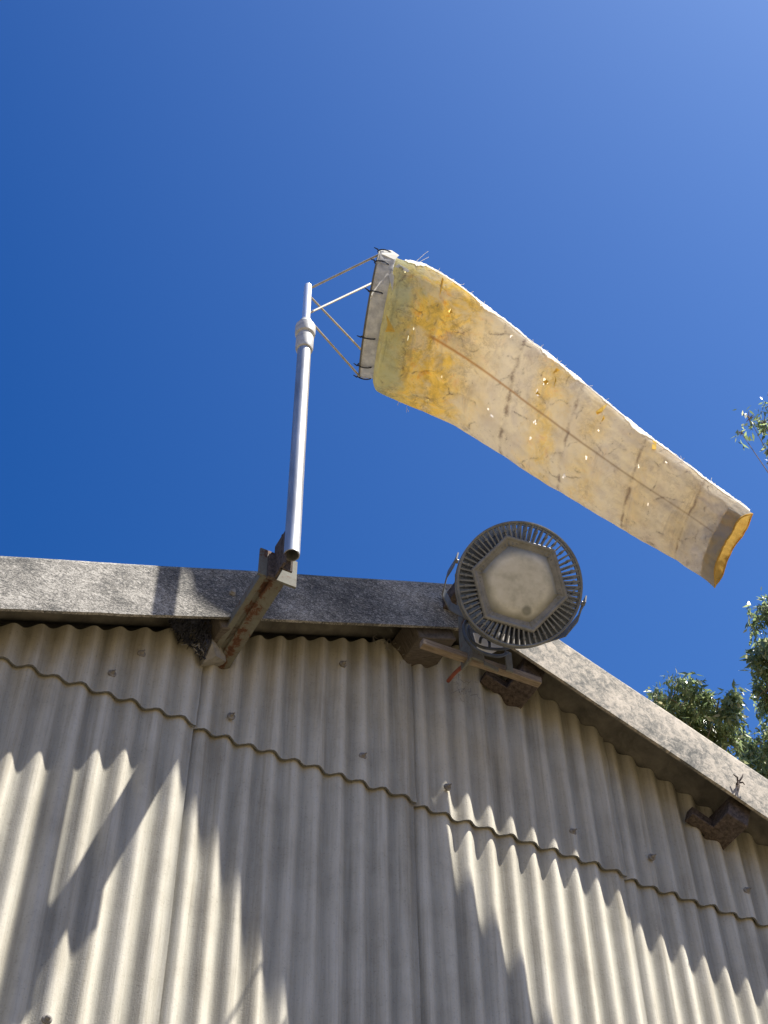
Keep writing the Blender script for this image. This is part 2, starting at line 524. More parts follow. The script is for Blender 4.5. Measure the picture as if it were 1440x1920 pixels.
# cobwebs / dry nest strands under the eave
def strands(name, spots, label, cat, seed, cnt=26):
    r = random.Random(seed); mb = MB()
    for (px, py, y, s) in spots:
        c = at(px, py, y)
        for _ in range(cnt):
            p = c + Vector((r.gauss(0, s), r.gauss(0, s * .3), r.gauss(0, s)))
            d = Vector((r.gauss(0, 1), r.gauss(0, .5), r.gauss(0, 1))).normalized() * r.uniform(.3, 1.4) * s
            e = Vector((r.gauss(0, 1), r.gauss(0, 1), r.gauss(0, 1))) * s * .25
            mb.tube([p, p + d * .5 + e, p + d], r.uniform(.0005, .0011), 4)
    return tag(mb.build(name, M['web']), label, cat)
strands('cobweb', [(868, 1287, -.03, .026)], 'tangle of cobweb and dry straw on the wall below the floodlight', 'cobweb', 5)
strands('cobweb', [(738, 1205, -.04, .03)], 'thin cobweb strands left of the ridge purlin', 'cobweb', 6, 20)
strands('cobweb', [(372, 1215, -.06, .013)], 'wispy cobweb between the netting and the grey offcut', 'cobweb', 8, 18)

# twig-like bent wire on right barge
mb = MB(); c = at(1384, 1468, -.172)
for ex in ((1375, 1452), (1393, 1452), (1396, 1471), (1383, 1482)):
    e = at(*ex, -.180); mid = (c + e) / 2 + Vector((0, -.008, 0))
    mb.tube([c, mid, e], [.0035, .003, .0018], 6)
mb.tube([c + Vector((0, .012, 0)), c + Vector((0, -.006, 0))], .005, 8)
tag(mb.build('wire_tie', M['rust']), 'small rusty twisted wire tie sticking out of the right barge board', 'wire')
# small hook on left barge
mb = MB(); c = at(435, 1112, -.150)
mb.lathe(c, (0, -1, 0), [(0, .002), (.012, .002), (.012, .004), (.008, .006), (.008, .012), (0, .013)], 6)
tag(mb.build('bolt_head', M['cap']), 'small bolt head on the left barge board beside the steel bracket', 'bolt')

# ---------------------------------------------------------------- pole and its steel bracket
YP = -.415                                         # pole axis distance from the wall
YE = -.330                                         # bracket end
pole = thing('windsock_pole', 'tall galvanised pipe pole standing on a rusty steel bracket', 'pole')
e0 = at(488, 1083, YE); e1 = at(552, 1101, YE)     # bottom corners of bracket end
w0 = Vector((e0.x, .25, e0.z)); w1 = Vector((e1.x, .25, e1.z))
zb = (e0.z + e1.z) / 2
xa, xb = e0.x, e1.x
mb = MB()       # profile: left leg, recessed web, right flange (swept along Y)
wd = xb - xa
prof = [(0, 0), (.16, 0), (.18, .10), (.29, .11), (.31, .02), (.70, 0), (.70, .06), (.36, .12), (.34, .40), (0.03, .40), (0, .36)]
mb.prism([(xa + u * wd * 1.0, YE, zb + v * wd) for u, v in prof], (-.030, .52, -.080))
mb.build('bracket', M['rusty'], pole, smooth=False, bevel=.0015)
# end plate facing out
mb = MB()
h = .115
mb.box(((xa + xb) / 2 - .004, YE - .005, zb + h / 2 - .002), (wd / 2 + .006, 0, 0), (0, .004, 0), (0, 0, h / 2))
mb.build('end_plate', M['rusty'], pole, bevel=.001, smooth=False)
# pole
pb = at(547, 1041, YP)
PX = pb.x
def zpole(py): return at(547, py, YP).z
ztop = at(571, 632, YP).z
mb = MB(); Rp = .0235; n = 40
for (ra, z0, z1) in ((Rp, pb.z, ztop),):
    mb.lathe((PX, YP, 0), (0, 0, 1), [(Rp - .0035, z0 + .25), (Rp - .0035, z0), (Rp, z0), (Rp, z1), (0, z1)], n)
mb.build('pole_tube', M['galv'], pole)
mb = MB()       # angle iron welded between plate and pole
zc = pb.z
mb.box((PX - .018, (YE + YP) / 2 - .002, zc + .035), (.004, 0, 0), (0, .038, 0), (0, 0, .075))
mb.box((PX + .006, (YE + YP) / 2 + .002, zc + .065), (.014, 0, 0), (0, .030, 0), (0, 0, .004))
mb.box((PX - .004, YP + Rp + .004, zc + .035), (.020, 0, 0), (0, .0035, 0), (0, 0, .075))
mb.box((PX - .030, YE - .014, zc + .005), (.012, 0, 0), (0, .006, 0), (0, 0, .05))
mb.build('clamp_angle', M['rust'], pole, bevel=.001, smooth=False)
# coupling at the top
z0, z1 = at(566, 655, YP).z, at(573, 604, YP).z
hh = z1 - z0
mb = MB()
mb.lathe((PX, YP, z0), (0, 0, 1), [(Rp, -.002), (.028, 0), (.031, .012), (.031, hh * .40), (.027, hh * .42), (.027, hh * .50), (.034, hh * .52), (.036, hh * .58), (.036, hh * .80), (.030, hh * .83), (.024, hh * .90), (.022, hh), (0, hh)], 32)
mb.build('coupling', M['fitting'], pole)

# ---------------------------------------------------------------- windsock
sock = thing('windsock', 'torn sun-bleached yellow windsock streaming from a wire frame beside its pole', 'windsock')
ztip = at(583, 538, YP).z
mb = MB()
mb.lathe((PX, YP, 0), (0, 0, 1), [(0, z1), (.0145, z1), (.0145, ztip - .01), (.012, ztip), (.0, ztip + .001)], 24)
mb.build('swivel_sleeve', M['polish'], sock)
mb = MB(); mb.lathe((PX, YP, ztip), (0, 0, 1), [(.008, 0), (.008, .008), (0, .010)], 12)
mb.build('sleeve_cap', M['black'], sock)

# stations: (t, top px, bottom px, depth plane y)
ST = [(0.00, (719, 474), (681, 706), -.378), (0.025, (737, 481), (697, 709), -.384), (0.05, (757, 489), (706, 733), -.390),
      (0.10, (797, 498), (746, 752), -.402), (0.165, (849, 527), (798, 775), -.420),
      (0.235, (902, 568), (852, 798), -.440), (0.315, (960, 612), (912, 835), -.468), (0.40, (1018, 658), (973, 876), -.500),
      (0.49, (1079, 706), (1033, 914), -.530), (0.58, (1140, 757), (1090, 947), -.554), (0.70, (1226, 825), (1174, 997), -.582),
      (0.84, (1320, 895), (1260, 1047), -.608), (0.955, (1384, 943), (1317, 1084), -.630), (1.0, (1408, 962), (1339, 1101), -.638)]
NS, NA = 420, 180
def lerp_st(t):
    for i in range(len(ST) - 1):
        if t <= ST[i + 1][0] + 1e-9:
            a, b = ST[i], ST[i + 1]; q = (t - a[0]) / (b[0] - a[0]); break
    # catmull-like smoothing
    def cr(f):
        p0, p1, p2, p3 = f(ST[max(i - 1, 0)]), f(a), f(b), f(ST[min(i + 2, len(ST) - 1)])
        m1 = (p2 - p0) * .5; m2 = (p3 - p1) * .5
        s_ = .6
        m1 *= s_; m2 *= s_
        q2, q3 = q * q, q ** 3
        return (2 * q3 - 3 * q2 + 1) * p1 + (q3 - 2 * q2 + q) * m1 + (-2 * q3 + 3 * q2) * p2 + (q3 - q2) * m2
    return cr(lambda s_: s_[1][0]), cr(lambda s_: s_[1][1]), cr(lambda s_: s_[2][0]), cr(lambda s_: s_[2][1]), cr(lambda s_: s_[3])
def frame(t):
    tx, ty, bx, by, y = lerp_st(t)
    c = at((tx + bx) / 2, (ty + by) / 2, y)
    D = (c - CAM).length
    T_, B_ = along(tx, ty, D), along(bx, by, D)
    return c, (T_ - B_) / 2
AXIS = (frame(1)[0] - frame(0)[0]).normalized()
def axis_t(t):
    # the hoop stands almost edge-on to the viewer; the cloth turns to the sock's own axis behind it
    c, a = frame(0.0 if t < .06 else t)
    an = a.normalized(); v = (CAM - c).normalized(); v = (v - an * v.dot(an)).normalized()
    side = an.cross(v).normalized()
    if side.dot(AXIS) < 0: side = -side
    ax0 = (side + v * .06).normalized()
    q = max(0.0, min(1.0, (t - .02) / .75)); q = q * q * (3 - 2 * q)
    return ax0.lerp(AXIS, q).normalized()
AX0 = axis_t(0)
def wr(u, v, s=0):       # cheap smooth pseudo-noise
    return (math.sin(u * 3.1 + v * 2.3 + s) + math.sin(u * 7.3 - v * 4.1 + s * 2.7) * .6 + math.sin(-u * 5.2 + v * 8.7 + s * 1.3) * .5 + math.sin(u * 15.1 + v * 12.7 + s) * .3) / 2.4
from mathutils import noise as mn
def sock_pt(t, th, push=0.0):
    c, a = frame(t)
    r = a.length
    an = a.normalized()
    b = axis_t(t).cross(an).normalized()
    if b.dot(c - CAM) > 0: b = -b                    # b points toward the viewer side
    flat = .85 if t < .05 else max(.50, .85 - (t - .05) * 1.6) if t < .37 else .50 + (t - .37) * .5 + max(0, t - .9) * 1.2
    # slightly polygonal cross-section, fold ridges between seams
    k = 1 + .0
    p3 = Vector((math.cos(th) * 1.7, math.sin(th) * 1.7, t * 9))
    wv = (mn.noise(p3) * .5 + mn.noise(p3 * 2.3) * .3 + mn.noise(p3 * 5.1) * .14) * min(1, t * 14)
    edge = abs(math.cos(th)) ** 6
    amp = (.020 * (1 - edge) + .006)
    # puckers at the cross seams
    for s0 in (.16, .36, .52, .70, .86):
        wv -= .55 * math.exp(-((t - s0) / .012) ** 2) * (1 - .3 * edge) * .5
    rr = r + wv * amp + push
    q = max(0.0, (t - .86) / .14); q = q * q
    c = c + AXIS * q * (.010 * math.sin(th * 2 + 1.9) + .004 * math.sin(th * 5 + .6)) - AXIS * q * .006
    amp *= 1 + .9 * q
    return c + an * (math.cos(th) * (r + wv * .006 + push)) + b * (math.sin(th) * (r * flat + wv * amp * 1.4 + push))
def sock_mat():
    t = NT('bleached_sock_cloth')
    co = t.coord('UV', (1, 1, 1)); ob = t.coord('Object')
    sep = t.n('ShaderNodeSeparateXYZ'); t.l(co, sep.inputs[0]); U, V = sep.outputs[0], sep.outputs[1]
    warp = t.noise(ob, 9, 5, .65)
    Uw = t.math('ADD', U, t.math('MULTIPLY', t.math('SUBTRACT', warp, .5), .16))
    bleached = t.ramp(t.noise(ob, 7, 6, .6), [(.3, (.62, .56, .49)), (.5, (.72, .66, .54)), (.62, (.62, .57, .51)), (.75, (.72, .64, .48))])
    yellow = t.ramp(t.noise(ob, 14, 6, .7, .8), [(.30, (.40, .37, .17)), (.42, (.66, .47, .13)), (.55, (.84, .62, .17)), (.64, (.80, .46, .09)), (.75, (.50, .30, .10))])
    # yellow remains near the mouth and in broad bands along the cross seams
    head = t.ramp(Uw, [(.0, 1.0), (.20, 1.0), (.25, .35), (.32, 0.0)])
    def band(c0, wdt, hgt):
        d = t.math('ABSOLUTE', t.math('SUBTRACT', Uw, c0))
        return t.math('MULTIPLY', t.math('SUBTRACT', 1.0, t.math('DIVIDE', d, wdt), True), hgt, True)
    m = head
    for c0, wdt, hgt in ((.45, .05, .75), (.58, .06, .45), (.72, .08, .35), (.84, .06, .3)):
        m = t.math('MAXIMUM', m, band(c0, wdt, hgt))
    patch = t.ramp(t.noise(ob, 11, 5, .7, .6), [(.40, 0.0), (.56, 1.0)])
    m2 = t.math('MULTIPLY', m, t.math('ADD', t.math('MULTIPLY', patch, .65), .35), True)
    col = t.mix(m2, bleached, yellow)
    # greenish grey cloth right at the mouth
    mouth = t.ramp(Uw, [(.07, 1.0), (.135, 0.0)])
    col = t.mix(t.math('MULTIPLY', mouth, .75), col, (.46, .50, .33))
    # grey grime toward the tail
    grime = t.math('MULTIPLY', t.ramp(U, [(.6, 0.0), (.95, .55)]), t.ramp(t.noise(ob, 10, 7, .75, .5), [(.38, 0.0), (.62, 1.0)]), True)
    col = t.mix(grime, col, (.33, .27, .19))
    # cracks and creases: warped voronoi cell edges, broken up
    wv = t.n('ShaderNodeMix', _data_type='VECTOR'); wn = t.n('ShaderNodeTexNoise', Scale=7.0, Detail=5.0)
    t.l(ob, wn.inputs['Vector']); wv.inputs[0].default_value = .12
    t.l(ob, wv.inputs[4]); t.l(wn.outputs['Color'], wv.inputs[5])
    vo = t.n('ShaderNodeTexVoronoi', _feature='DISTANCE_TO_EDGE', Scale=8.0)
    t.l(wv.outputs[1], vo.inputs['Vector'])
    line = t.ramp(vo.outputs['Distance'], [(.0, 1.0), (.014, .5), (.045, 0.0)])
    brk = t.ramp(t.noise(ob, 17, 5, .75), [(.50, 0.0), (.64, 1.0)])
    crack = t.math('MULTIPLY', line, brk, True)
    sp = t.ramp(t.noise(ob, 60, 5, .8), [(.60, 0.0), (.68, 1.0)])
    sp = t.math('MULTIPLY', sp, t.ramp(t.noise(ob, 9, 3, .6), [(.48, 0.0), (.6, .9)]), True)
    crack = t.math('MAXIMUM', crack, sp)
    col = t.mix(t.math('MULTIPLY', crack, .72), col, (.10, .075, .075))
    # fine brown mildew veins and blotches, denser by the mouth and the seams
    vn = t.n('ShaderNodeTexNoise', Scale=13.0, Detail=8.0, Roughness=.8, Distortion=.25); t.l(ob, vn.inputs['Vector'])
    vein = t.ramp(vn.outputs['Fac'], [(.455, 0.0), (.495, 1.0), (.505, 1.0), (.545, 0.0)])
    vmask = t.math('MULTIPLY', t.ramp(t.noise(ob, 8, 5, .7), [(.44, .0), (.64, 1.0)]), t.ramp(U, [(.02, 1.0), (.22, .9), (.32, .45), (1.0, .5)]), True)
    col = t.mix(t.math('MULTIPLY', t.math('MULTIPLY', vein, vmask), .55), col, (.15, .11, .09))
    # long soft creases running round the sock
    cr_ = t.n('ShaderNodeTexNoise', Scale=1.0, Detail=4.0, Roughness=.65, Distortion=.6)
    cm = t.n('ShaderNodeMapping'); t.l(co, cm.inputs[0]); cm.inputs['Scale'].default_value = (26, 5, 1); t.l(cm.outputs[0], cr_.inputs['Vector'])
    crease = t.ramp(cr_.outputs['Fac'], [(.30, 1.0), (.42, 0.0)])
    col = t.mix(t.math('MULTIPLY', crease, .38), col, (.24, .19, .19))
    # longitudinal seam (orange-brown thread line)
    def seam(v0, wdt):
        d = t.math('ABSOLUTE', t.math('SUBTRACT', V, v0))
        return t.math('SUBTRACT', 1.0, t.math('DIVIDE', d, wdt), True)
    s1 = t.math('MAXIMUM', seam(.235, .0055), seam(.75, .0055))
    s1 = t.math('MULTIPLY', s1, t.ramp(U, [(.13, 0.0), (.16, .9), (.5, .75), (.93, .45), (.96, .0)]), True)
    col = t.mix(s1, col, t.ramp(U, [(.2, (.42, .20, .05)), (.6, (.24, .17, .11))]))
    # cross seams, faint
    cs = seam2 = None
    for u0 in (.355, .52, .69, .855):
        d = t.math('ABSOLUTE', t.math('SUBTRACT', t.math('ADD', U, t.math('MULTIPLY', t.math('SUBTRACT', warp, .5), .03)), u0))
        q = t.math('SUBTRACT', 1.0, t.math('DIVIDE', d, .006), True)
        cs = q if cs is None else t.math('MAXIMUM', cs, q)
    cs = t.math('MULTIPLY', cs, t.ramp(t.noise(ob, 16, 4, .7), [(.42, .1), (.58, .75)]), True)
    col = t.mix(cs, col, (.16, .11, .10))
    # tail hem: grey reinforcing web
    hem = t.ramp(U, [(.945, 0.0), (.950, 1.0)])
    col = t.mix(t.math('MULTIPLY', hem, .8), col, (.52, .51, .47))
    tr = t.n('ShaderNodeBsdfTranslucent'); di = t.n('ShaderNodeBsdfDiffuse'); mx = t.n('ShaderNodeMixShader')
    t.l(col, tr.inputs[0]); t.l(col, di.inputs[0]); mx.inputs[0].default_value = .62
    b = t.n('ShaderNodeBump', Strength=.5, Distance=.004)
    t.l(t.math('ADD', t.noise(ob, 60, 5, .7), t.math('MULTIPLY', crack, -1.0)), b.inputs['Height'])
    t.l(b.outputs[0], di.inputs['Normal']); t.l(b.outputs[0], tr.inputs['Normal'])
    t.l(di.outputs[0], mx.inputs[1]); t.l(tr.outputs[0], mx.inputs[2]); t.l(mx.outputs[0], t.out.inputs[0])
    return t.m
def cloth(name, c, c2=None, f=.5, scale=40, stretch=(1, 1, 1)):
    t = NT(name); co = t.coord('Object', stretch)
    col = t.ramp(t.noise(co, scale, 6, .7), [(.35, c), (.65, c2 or c)])
    tr = t.n('ShaderNodeBsdfTranslucent'); di = t.n('ShaderNodeBsdfDiffuse'); mx = t.n('ShaderNodeMixShader')
    t.l(col, tr.inputs[0]); t.l(col, di.inputs[0]); mx.inputs[0].default_value = f
    t.l(di.outputs[0], mx.inputs[1]); t.l(tr.outputs[0], mx.inputs[2]); t.l(mx.outputs[0], t.out.inputs[0])
    return t.m
M['sock'] = sock_mat()
M['hemw'] = cloth('white_hem_cloth', (.40, .40, .40), (.66, .65, .62), .35, 30)
M['yflap'] = cloth('yellow_cloth', (.85, .62, .12), (.90, .72, .25), .5, 40)
M['hemy'] = cloth('yellow_hem_cloth', (.62, .38, .09), (.84, .60, .18), .5, 40, (60, 60, 60))
M['fray'] = cloth('frayed_white_cloth', (.80, .78, .70), (.88, .86, .80), .4, 60)

mb = MB(); uv = []
vs = []
T0 = .035
for i in range(NS + 1):
    t = T0 + (1 - T0) * i / NS
    for k in range(NA):
        th = 2 * PI * k / NA
        vs.append(sock_pt(t, th)); uv.append((t, k / NA))
holes = []
hr = random.Random(21)
# holes seen from below: (px, py, radius px); placed on the lower side
for (px, py, rp) in [(1022, 717, 4.5), (1009, 737, 4.5), (1003, 791, 3.2), (995, 823, 3.2), (766, 635, 2.6), (775, 616, 2.6), (845, 583, 3), (801, 752, 3.2), (922, 780, 3.0),
                     (1100, 857, 3), (1058, 893, 3.2), (1123, 808, 2.2), (1198, 875, 2.2), (1215, 945, 2.4), (958, 510 + 120, 2), (829, 707, 2), (915, 768, 2), (758, 508, 2.4), (1250, 866, 2)]:
    holes.append((px, py, rp))
RMi = RM.transposed()
def to_px(p):
    q = RMi @ (Vector(p) - CAM); return 720 + F * q.x / -q.z, 960 - F * q.y / -q.z
vpx = [to_px(v) for v in vs]
fs = []
for i in range(NS):
    for k in range(NA):
        k2 = (k + 1) % NA
        f = (i * NA + k, (i + 1) * NA + k, (i + 1) * NA + k2, i * NA + k2)
        th = 2 * PI * (k + .5) / NA
        if math.sin(th) > 0:
            cx = sum(vpx[j][0] for j in f) / 4; cy = sum(vpx[j][1] for j in f) / 4
            if any(((cx - hx) * 1.1 + (cy - hy) * .35 * math.sin(hx)) ** 2 + ((cy - hy) / 1.5) ** 2 < (hrad * (.72 + .4 * math.sin(3 * math.atan2(cy - hy, cx - hx) + hy))) ** 2 for hx, hy, hrad in holes):
                continue
        fs.append(f)
mb.add(vs, fs)
uv_full = uv
mb.uv = uv_full
sk = mb.build('sock_sleeve', M['sock'], sock, angle=180)
# dangling yellow flaps
def flap(pts, mat=None, name='torn_flap'):
    mb = MB(); n = len(pts)
    mb.add(pts, [tuple(range(n))])
    o = mb.build(name, mat or M['yflap'], sock, smooth=False)
    s_ = o.modifiers.new('t', 'SOLIDIFY'); s_.thickness = .0008
    return o
def near(px, py, off):         # point on viewer side of the sock, off metres in front of it
    best = None
    for i in range(0, len(vpx)):
        d = (vpx[i][0] - px) ** 2 + (vpx[i][1] - py) ** 2
        k = i % NA
        if math.sin(2 * PI * k / NA) < .05: continue
        if best is None or d < best[0]: best = (d, i)
    p = Vector(vs[best[1]])
    D = (p - CAM).length - off
    return along(px, py, D)
for poly in ([(724, 590), (741, 622), (722, 622), (727, 610)], [(1140, 757), (1129, 772), (1119, 778), (1117, 772), (1130, 762)],
             [(1224, 826), (1231, 829), (1230, 843), (1222, 842)], [(829, 520), (832, 523), (828, 545), (824, 556)],
             [(1043, 690), (1050, 694), (1044, 697), (1036, 701)], [(1025, 712), (1029, 716), (1022, 722), (1018, 715)],
             [(1008, 733), (1014, 741), (1004, 739)], [(1132, 779), (1134, 785), (1127, 792)], [(846, 577), (849, 587), (843, 589)], [(1042, 705), (1043, 714), (1038, 728)]):
    flap([near(x, y, .006 + .006 * (j % 2)) for j, (x, y) in enumerate(poly)])

# white frayed top seam, made of ragged strips and threads
mb = MB(); r = random.Random(4)
NT_ = 230
th0 = 0.0
row = []
vsf = []
for i in range(NT_ + 1):
    t = .055 + .93 * i / NT_
    p0 = sock_pt(t, -.10, .001)
    p1 = sock_pt(t, .02, .004 + .003 * r.random())
    wv = .10 + .07 * math.sin(t * 31) + .05 * math.sin(t * 77 + 1) + r.uniform(-.02, .03)
    wv *= (1.1 if t < .75 else .8)
    p2 = sock_pt(t, max(.05, wv * 1.5), .003)
    vsf += [p0, p1, p2]
mb.add(vsf, [(3 * i + a, 3 * i + a + 1, 3 * i + a + 4, 3 * i + a + 3) for i in range(NT_) for a in (0, 1)])
mb.build('frayed_edge', M['fray'], sock, angle=180)
mb = MB()
for t0_ in [.13, .17, .205, .24, .36, .40, .445, .535, .58, .69, .78, .87]:
    for _ in range(5):
        t = t0_ + r.gauss(0, .006)
        p = sock_pt(t, r.uniform(-.1, .25), .002)
        d = Vector((r.gauss(0, 1), r.gauss(0, 1), abs(r.gauss(.4, .8)))).normalized() * r.uniform(.006, .022)
        mb = MB(); mb.tube([p, p + d * .5 + Vector((r.gauss(0, .003), 0, r.gauss(0, .003))), p + d], .0007, 4); mb.build('loose_thread', M['fray'], sock)
for (x0, y0, x1, y1, x2, y2) in [(780, 497, 792, 488, 804, 482), (778, 492, 796, 476, 803, 471), (752, 757, 748, 752, 745, 760), (762, 773, 762, 762, 766, 772)]:
    q = (sock_pt(.09 if y0 < 600 else .12, 0 if y0 < 600 else PI) - CAM).length
    mb = MB(); mb.tube([along(x0, y0, q), along(x1, y1, q), along(x2, y2, q)], .0009, 4); mb.build('loose_thread', M['fray'], sock)
# mouth band (white doubled cloth around the hoop)
mb = MB(); vsf = []; NB = 96
c0, a0 = frame(0.0)
an0 = a0.normalized(); b0 = AX0.cross(an0).normalized()
if b0.dot(c0 - CAM) > 0: b0 = -b0
Rh = a0.length
def hoop(th, along_=0.0, dr=0.0):
    return c0 + an0 * math.cos(th) * (Rh + dr) + b0 * math.sin(th) * (Rh * .85 + dr) + AX0 * along_
for i, (al, dr) in enumerate([(-.010, -.004), (-.012, .004), (.0, .008), (.012, .005), (.03, .004), (.048, .003), (.052, -.001)]):
    for k in range(NB):
        th = 2 * PI * k / NB
        ww = .0018 * math.sin(th * 23 + al * 60) * (i > 2)
        vsf.append(hoop(th, al + ww, dr + ww))
mb.add(vsf, [(i * NB + k, (i + 1) * NB + k, (i + 1) * NB + (k + 1) % NB, i * NB + (k + 1) % NB) for i in range(6) for k in range(NB)])
mb.build('mouth_band', M['hemw'], sock, angle=180)
# hoop wire
mb = MB(); n = 96; vv = []
for k in range(n):
    th = 2 * PI * k / n
    p = hoop(th, -.012, .004)
    rad = (p - c0).normalized()
    for j in range(8):
        ph = 2 * PI * j / 8
        vv.append(p + rad * math.cos(ph) * .004 + AXIS * math.sin(ph) * .004)
mb.add(vv, [(k * 8 + j, ((k + 1) % n) * 8 + j, ((k + 1) % n) * 8 + (j + 1) % 8, k * 8 + (j + 1) % 8) for k in range(n) for j in range(8)])
mb.build('hoop', M['rusty'], sock)
# cable ties
def th_from_h(h): return math.acos(max(-1, min(1, h)))
for h, side in ((.985, 1), (.80, 1), (.34, 1), (-.36, 1), (-.80, 1), (-.985, 1), (.5, -1), (-.5, -1), (0, -1)):
    th = th_from_h(h) * side
    mb = MB(); pts = []
    for j in range(13):
        ph = 2 * PI * j / 12
        pts.append(hoop(th, .006 + .026 * math.cos(ph), .003 + .010 * math.sin(ph)))
    mb.tube(pts, .0025, 6)
    q = hoop(th, -.02, .010); mb.tube([q, q - AXIS * .018 + an0 * .004 * RNG.uniform(-1, 1)], [.003, .0016], 6)
    mb.build('cable_tie', M['black'], sock)
# frame wires
def hp(px, py, side=1):
    # hoop angle whose picture height is nearest
    return min((abs(to_px(hoop(2 * PI * k / 360))[1] - py), hoop(2 * PI * k / 360, -.012, .006)) for k in (range(0, 181) if side > 0 else range(180, 361)))[1]
for (z_py, hpy, sd) in ((540, 482, 1), (588, 527, -1), (557, 664, -1), (601, 703, 1)):
    a = Vector((PX + .012, YP, at(583, z_py, YP).z))
    mb = MB(); b_ = hp(0, hpy, sd)
    mb.tube([a, b_], .0042, 8)
    mb.build('frame_wire', M['wire'], sock)
# top corner of the white band standing up, ragged
flap([hoop(0, -.012, .010), hoop(.05, .03, .012), hoop(.25, .062, .004), hoop(.5, .05, .006), hoop(.4, .0, .009)], M['fray'], 'torn_corner')
flap([near(748, 495, .006), near(768, 507, .01), near(765, 511, .01), near(740, 500, .008)], M['fray'], 'torn_corner')
flap([near(733, 500, .006), near(739, 520, .01), near(736, 545, .01), near(730, 520, .008)], M['fray'], 'torn_corner')
# tail hem: ribbed yellow inner lining
mb = MB(); vsf = []; NR = 14
for i in range(NR + 1):
    t = .945 + .056 * i / NR
    for k in range(NA):
        th = 2 * PI * k / NA
        vsf.append(sock_pt(t if t <= 1 else 1, th, -.004 + .0016 * math.cos(i * PI)) + AXIS * max(0, t - 1))
mb.add(vsf, [(i * NA + k, (i + 1) * NA + k, (i + 1) * NA + (k + 1) % NA, i * NA + (k + 1) % NA) for i in range(NR) for k in range(NA)])
mb.build('hem_lining', M['hemy'], sock, angle=180)
mb = MB(); vsf = []
for k in range(NA):
    th = 2 * PI * k / NA; p = sock_pt(1.0, th, -.001)
    rad = (p - frame(1)[0]).normalized()
    for j in range(6):
        ph = 2 * PI * j / 6; vsf.append(p + rad * math.cos(ph) * .0028 + AXIS * math.sin(ph) * .003)
mb.add(vsf, [(k * 6 + j, ((k + 1) % NA) * 6 + j, ((k + 1) % NA) * 6 + (j + 1) % 6, k * 6 + (j + 1) % 6) for k in range(NA) for j in range(6)])
mb.build('tail_rim', M['hemy'], sock)

# ---------------------------------------------------------------- floodlight
flood = thing('floodlight', 'round finned grey floodlight with dusty hexagonal lens under the roof ridge', 'floodlight')
YF = -.565
FC = at(975, 1094, YF)
Dv = (FC - CAM).length
camR = RM @ Vector((1, 0, 0)); camU = RM @ Vector((0, 1, 0))
FN = ((CAM - FC).normalized() + camR * .20 + camU * .17).normalized()
RF = 119.5 / F * Dv
upv = (camU - FN * camU.dot(FN)).normalized()
rt = upv.cross(FN).normalized()
def fp(r, deg, h=0.0):
    a = math.radians(deg); return FC + (rt * math.cos(a) + upv * math.sin(a)) * r + FN * h
# outer rim
mb = MB()
mb.lathe(FC, FN, [(RF, -.012), (RF, .001), (RF - .0035, .003), (RF - .007, .001), (RF - .007, -.012), (RF, -.012)], 96)
mb.lathe(FC, FN, [(RF * 1.0, -.040), (RF, -.034), (RF - .005, -.033), (RF - .006, -.040), (RF, -.040)], 96)
mb.build('outer_rim', M['alu'], flood)
# fins
mb = MB(); NF = 64
for k in range(NF):
    dg = 360 / NF * k + 2
    a = math.radians(dg); d = rt * math.cos(a) + upv * math.sin(a); tn = FN.cross(d)
    r0 = RF * .62; r1 = RF - .005
    c = FC + d * (r0 + r1) / 2 + FN * (-.029)
    mb.box(c, d * (r1 - r0) / 2, tn * .0021, FN * .028)
    # taper to the rear hub
    mb.add([FC + d * r1 + FN * -.041 + tn * .001, FC + d * r0 + FN * -.041 + tn * .001, FC + d * RF * .35 + FN * -.085 + tn * .001,
            FC + d * r1 + FN * -.041 - tn * .001, FC + d * r0 + FN * -.041 - tn * .001, FC + d * RF * .35 + FN * -.085 - tn * .001],
           [(0, 1, 2), (3, 5, 4), (0, 2, 5, 3), (1, 4, 5, 2)])
    if k % 2 == 0:
        mb.tube([FC + d * (RF * .86) + FN * -.038, FC + d * (RF * .86) + FN * .002], .0042, 8)
mb.build('heat_sink_fins', M['alu'], flood, smooth=False)
# back body (hex plate behind lens + hub)
hexr = RF * .80
HA = 43
def hexpts(r, h, n=6, off=HA): return [fp(r, off + 360 / n * k, h) for k in range(n)]
mb = MB()
h0, h1, h2, h3 = hexpts(RF * .76, -.055), hexpts(hexr, -.004), hexpts(hexr * .985, .004), hexpts(hexr * .93, .005)
h4 = hexpts(hexr * .90, .000); h5 = hexpts(hexr * .76, -.006)
vsx = h0 + h1 + h2 + h3 + h4 + h5
fsx = [tuple(range(6))[::-1]]
for L_ in range(5):
    for k in range(6):
        k2 = (k + 1) % 6; fsx.append((L_ * 6 + k, L_ * 6 + k2, (L_ + 1) * 6 + k2, (L_ + 1) * 6 + k))
mb.add(vsx, fsx)
mb.build('lens_bezel', M['bezel'], flood, smooth=False, bevel=.003)
mb = MB()
mb.lathe(FC, FN, [(0, -.150), (RF * .40, -.150), (RF * .42, -.145), (RF * .42, -.085), (RF * .36, -.082), (RF * .36, -.04)], 48)
mb.build('driver_housing', M['aludark'], flood)
# lens: 12-gon domed dusty glass
lt = NT('dusty_lens'); lo_ = lt.coord()
ln = lt.noise(lo_, 22, 5, .6)
lcol = lt.ramp(ln, [(.3, (.42, .41, .34)), (.5, (.58, .56, .48)), (.7, (.66, .64, .57))])
sp_ = lt.ramp(lt.noise(lo_, 120, 3, .7), [(.60, 0.0), (.75, .5)])
lcol = lt.mix(sp_, lcol, (.5, .5, .45))
